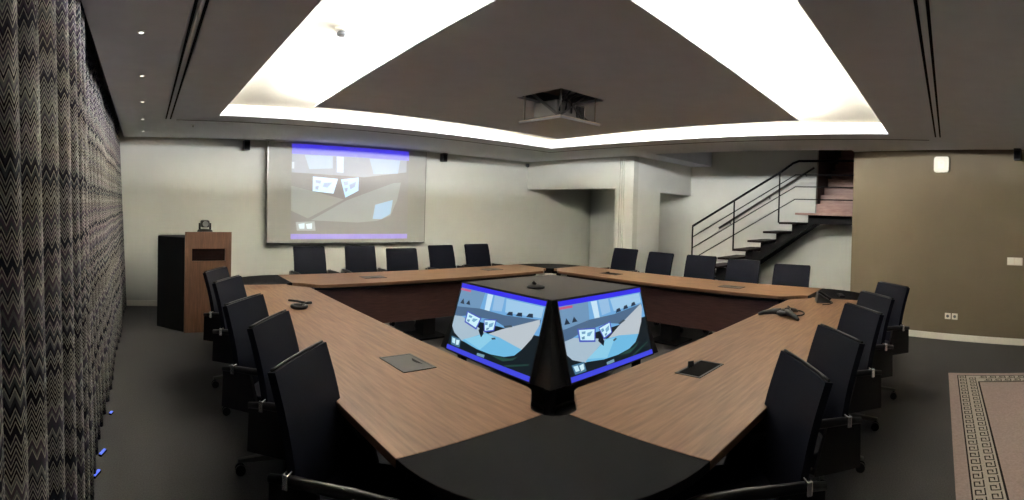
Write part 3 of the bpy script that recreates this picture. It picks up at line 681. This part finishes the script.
# ------------------------------------------------------------------ chairs
def back_pt(u, v):     # u -1..1 across, v 0..1 up the back: recline and a gentle hollow
    z = .47 + .50 * v
    y = -.205 - .105 * v - .02 * math.sin(math.pi * v) * -1 + .008 * u * u
    w = .235 * (1 - .03 * v) if v > .1 else .225
    return Vector((u * w, y, z))
def make_chair(label):
    t = thing('swivel_chair', label, 'chair', (0, 0, 0), 0, 'black swivel chairs around the table')
    m = MB(); nu, nv = 8, 8; th = .030
    F_ = [[m.bm.verts.new(back_pt(-1 + 2 * i / nu, j / nv)) for i in range(nu + 1)] for j in range(nv + 1)]
    R_ = [[m.bm.verts.new(back_pt(-1 + 2 * i / nu, j / nv) + Vector((0, -th, -.006))) for i in range(nu + 1)] for j in range(nv + 1)]
    for j in range(nv):
        for i in range(nu):
            m.bm.faces.new((F_[j][i], F_[j][i + 1], F_[j + 1][i + 1], F_[j + 1][i])); m.bm.faces.new((R_[j][i + 1], R_[j][i], R_[j + 1][i], R_[j + 1][i + 1]))
    for i in range(nu):
        m.bm.faces.new((F_[nv][i], F_[nv][i + 1], R_[nv][i + 1], R_[nv][i])); m.bm.faces.new((F_[0][i + 1], F_[0][i], R_[0][i], R_[0][i + 1]))
    for j in range(nv):
        m.bm.faces.new((F_[j][0], F_[j + 1][0], R_[j + 1][0], R_[j][0])); m.bm.faces.new((F_[j + 1][nu], F_[j][nu], R_[j][nu], R_[j + 1][nu]))
    o = m.build('backrest', M['leather'], t, smooth=True); o.data.set_sharp_from_angle(angle=.7)
    bd = MB().tube([back_pt(-.97 + 1.94 * i / 8, 1.0) + Vector((0, -.017, .002)) for i in range(9)], .006, 6).build('piping', M['chair_plastic'], o)
    # seat: cushion with a rounded front edge
    prof = [(-.235, .425), (-.235, .485), (-.18, .497), (.10, .500), (.20, .492), (.245, .470), (.25, .440), (.235, .422), (.10, .415), (-.18, .415)]
    m = MB(); m.extrude_poly([(-.235, y, z) for y, z in prof], (.47, 0, 0)); m.build('seat', M['leather'], t, bevel=.010)
    for s in (-1, 1):
        x = s * .275
        a = MB().tube([(x, -.29, .628), (x, -.20, .640), (x, 0, .646), (x, .14, .640), (x, .22, .615), (x, .235, .58)], [.016, .019, .021, .021, .019, .014], 10).build('armrest', M['chair_plastic'], t)
        MB().box((x - .020, -.235, .612), (x + .020, -.213, .664)).build('clip', M['chrome'], a, bevel=.004)
        MB().hexa([(x - .012, -.29, .42), (x + .012, -.29, .42), (x + .012, -.06, .42), (x - .012, -.06, .42), (x - .012, -.285, .625), (x + .012, -.285, .625), (x + .012, -.12, .638), (x - .012, -.12, .638)]).build('side_panel', M['chair_plastic'], a)
        MB().tube([(x, -.06, .44), (s * .20, -.03, .425)], .014, 8).build('strut', M['chair_plastic'], a)
    MB().lathe([(.030, .13), (.030, .24), (.022, .245), (.022, .38), (.05, .385), (.075, .415)], (0, 0, 0), 16).build('column', M['dark_chrome'], t)
    b = MB().lathe([(.045, .075), (.05, .09), (.05, .13), (.035, .14)], (0, 0, 0), 16)
    for k in range(5):
        a = 2 * math.pi * k / 5 + math.pi / 2; c, s_ = math.cos(a), math.sin(a)
        b.hexa([(.03 * c + .022 * s_, .03 * s_ - .022 * c, .085), (.30 * c + .013 * s_, .30 * s_ - .013 * c, .070), (.30 * c - .013 * s_, .30 * s_ + .013 * c, .070), (.03 * c - .022 * s_, .03 * s_ + .022 * c, .085),
                (.03 * c + .022 * s_, .03 * s_ - .022 * c, .125), (.30 * c + .013 * s_, .30 * s_ - .013 * c, .088), (.30 * c - .013 * s_, .30 * s_ + .013 * c, .088), (.03 * c - .022 * s_, .03 * s_ + .022 * c, .125)])
    b.build('star_base', M['dark_chrome'], t)
    for k in range(5):
        a = 2 * math.pi * k / 5 + math.pi / 2; x, y = .285 * math.cos(a), .285 * math.sin(a); tx, ty = -math.sin(a), math.cos(a)
        w = MB()
        for s in (-1, 1): w.tube([(x + tx * s * .006, y + ty * s * .006, .029), (x + tx * s * .026, y + ty * s * .026, .029)], .029, 14)
        w.tube([(x, y, .029), (x, y, .075)], .008, 8); w.build('caster', M['chair_plastic'], t)
    return t
NTH = ['nearest the camera', 'second from the camera', 'third from the camera', 'fourth from the camera', 'fifth from the camera, by the lectern']
chairs = []
k_ = (1.55 - .97) / (1.55 - .95)
TOP = .318
for i, (px, py, deg) in enumerate(((.615, 1.93, 43), (.655, 2.59, 38), (.625, 3.13, 40), (.66, 3.99, 35), (.645, 4.57, 32))):
    chairs.append((px * k_, py * k_, -math.radians(90) - math.radians(deg) + math.radians(0), 'black swivel chair on the curtain side, ' + NTH[i]))
NTR = ['nearest the camera', 'second from the camera', 'third from the camera', 'fourth from the camera, beside the desk phone', 'fifth and farthest, nearest the tan wall']
for i, (px, py, deg) in enumerate(((2.025, .565, 39), (2.646, .55, 40), (3.43, .555, 40), (4.09, .555, 40), (4.80, .498, 42))):
    chairs.append((px * k_, py * k_, math.radians(deg), 'black swivel chair along the right-hand table arm, ' + NTR[i]))
NTF = ['leftmost, below the screen corner', 'second from the left, below the screen', 'third from left, slightly nearer the table', 'fourth from left, at the screen corner', 'rightmost, against bare wall']
for i, (a, b) in enumerate((((2.047, 6.916), (2.588, 6.955)), ((2.877, 7.011), (3.384, 6.935)), ((3.329, 6.495), (3.768, 6.397)), ((4.169, 6.773), (4.742, 6.836)), ((4.96, 6.889), (5.483, 6.852)))):
    chairs.append(((a[0] + b[0]) / 2 * k_, (a[1] + b[1]) / 2 * k_, math.pi + math.atan2(b[1] - a[1], b[0] - a[0]) * .5, 'black chair by the white wall, ' + NTF[i]))
NTS = ['leftmost, in front of the white post', 'second from left, before the pillar opening', 'third from left, below the railing end', 'fourth from left, before the stair treads', 'rightmost, beneath the stair landing']
for i, (a, b) in enumerate((((6.883, 5.247), (6.887, 4.736)), ((6.744, 4.464), (6.603, 3.867)), ((6.645, 3.719), (6.694, 3.214)), ((6.49, 2.96), (6.517, 2.478)), ((6.212, 2.182), (6.237, 1.696)))):
    chairs.append(((a[0] + b[0]) / 2 * k_, (a[1] + b[1]) / 2 * k_, math.pi / 2 + (math.atan2(b[1] - a[1], b[0] - a[0]) + math.pi / 2) * .5, 'black chair on the staircase side, ' + NTS[i]))
proto = None
for px, py, rz, lab in chairs:
    off = Vector((0, -TOP, 0)); off.rotate(Matrix.Rotation(rz, 3, 'Z'))
    loc = (px - off.x, py - off.y, 0)
    if proto is None:
        proto = make_chair(lab); proto.location = loc; proto.rotation_euler = (0, 0, rz)
    else: dup(proto, loc, rz, lab)

# ------------------------------------------------------------------ staircase
S = thing('staircase', 'open staircase with dark treads and thin black railing', 'staircase', (8.2, 2.5, 0))
ox, oy = 8.2, 2.5
RISE, RUN = .166, .283
tips = [(2.535 + RUN * k, 1.64 - RISE * k) for k in range(9)]       # tip (left end) of each tread, its top
for k, (ty, tz) in enumerate(tips):
    if tz < .05 or k == 0: continue
    MB().box((8.2 - ox, ty - .30 - oy, tz - .035), (XB - .01 - ox, ty - oy, tz)).build('tread', M['tread'], S, bevel=.003)
MB().box((8.2 - ox, 1.30 - oy, 1.605), (XB - ox, 2.535 - oy, 1.64)).build('landing', M['dim_wood'], S, bevel=.003)
for x in (8.38, 8.80):
    P = [(tips[0][0] - 1.13, tips[0][1] - .035)]
    for k, (ty, tz) in enumerate(tips): P += [(ty - .18 - (RUN if k else .05), tz - .035), (ty - .18, tz - .035)]
    low = [(tips[8][0] - .18, 0.0), (tips[8][0] - .18 - RUN, 0.0), (tips[0][0] - .18 - .10, tips[0][1] - .035 - .15), (tips[0][0] - 1.13, tips[0][1] - .035 - .15)]
    pts = [(x - ox, y - oy, z) for y, z in P + low]
    MB().extrude_poly(pts, (.07, 0, 0)).build('stringer', M['iron'], S)
hr = [(4.478, 1.346), (2.80, 2.33), (2.70, 2.40), (2.60, 2.47), (2.50, 2.505), (1.30, 2.51)]
MB().tube([(8.22 - ox, y - oy, z) for y, z in hr], .020, 10).build('handrail', M['iron'], S)
for dz in (.20, .40, .61):
    MB().tube([(8.22 - ox, 4.478 - oy, 1.346 - dz), (8.22 - ox, 2.55 - oy, 2.475 - dz), (8.22 - ox, 1.30 - oy, 2.475 - dz)], .0085, 8).build('rail', M['iron'], S)
for y, z0, z1 in ((4.478, .47, 1.346), (3.66, .95, 1.82), (2.83, 1.46, 2.31), (1.45, 1.64, 2.51)):
    MB().tube([(8.22 - ox, y - oy, z0), (8.22 - ox, y - oy, z1)], .014, 8).build('post', M['iron'], S)
m = MB().tube([(XB - .06 - ox, 4.32 - oy, 1.309), (XB - .06 - ox, 2.44 - oy, 2.476)], .019, 10)
for y in (4.1, 3.3, 2.6):
    z = 1.309 + (4.32 - y) / 1.88 * 1.167; m.tube([(XB - .06 - ox, y - oy, z), (XB - .004 - ox, y - oy, z - .05)], .010, 8)
m.build('wall_rail', M['rail_grey'], S)
U = thing('upper_flight', 'brown wooden upper stair flight rising behind the landing', 'stairs', (XB + .002, 1.4, 1.642))
for k in range(8):
    MB().box((.29 * k, -1.05, 0), (.29 * k + .29, 1.0, .178 * (k + 1))).build('step', M['dim_wood'], U, bevel=.006)

# ------------------------------------------------------------------ rug
M['rug'] = mat('rose_beige_pile', (176, 156, 149), 0.95, noise=.12, scale=60, bump=.3, spec=.1)
M['rug_band'] = mat('pale_rug_band', (186, 176, 164), 0.95, noise=.15, scale=90, spec=.1)
M['rug_dark'] = mat('dark_rug_pattern', (40, 34, 34), 0.95, noise=.2, scale=90, spec=.1)
RW, RL = 2.2, 3.4
t = thing('rug', 'rose-beige rug with a pale key-pattern border on the charcoal floor', 'rug', (5.27, -.045, 0), math.radians(1.0))
# local: rug spans x from -RL to 0, y from -RW to 0
MB().box((-RL, -RW, 0), (0, 0, .010)).build('pile', M['rug'], t, bevel=.004)
b = MB(); g = MB()
def frame(mb, d0, d1, z0, z1):
    mb.box((-RL + d0, -d1, z0), (-d0, -d0, z1)); mb.box((-d1, -RW + d0, z0), (-d0, -d1, z1)); mb.box((-RL + d0, -RW + d0, z0), (-RL + d1, -d1, z1))
frame(b, .095, .285, .010, .0115)
frame(g, .087, .097, .010, .0122); frame(g, .283, .297, .010, .0122)
def key(cx, cy, ax):      # an interlocked square hook
    def r(u0, v0, u1, v1):
        q = ((u0, v0), (u1, v1))
        p = [(cx + u, cy + v) if ax == 0 else (cx + v, cy + u) for u, v in q]
        g.box((p[0][0], p[0][1], .0115), (p[1][0], p[1][1], .0128))
    w = .008
    r(-.040, -.032, .040, -.032 + w); r(-.040, -.032, -.040 + w, .032); r(-.040, .032 - w, .018, .032); r(.018 - w, -.008, .018, .032); r(-.012, -.008, .018, -.008 + w)
n = int((RL - .3) / .095)
for k in range(n):
    x = -.14 - k * .095
    key(x, -.142, 0); key(x - .045, -.235, 0)
for k in range(int((RW - .4) / .095)):
    y = -.34 - k * .095
    key(-.142, y, 1); key(-.235, y - .045, 1)
b.build('border', M['rug_band'], t); g.build('key_pattern', M['rug_dark'], t)
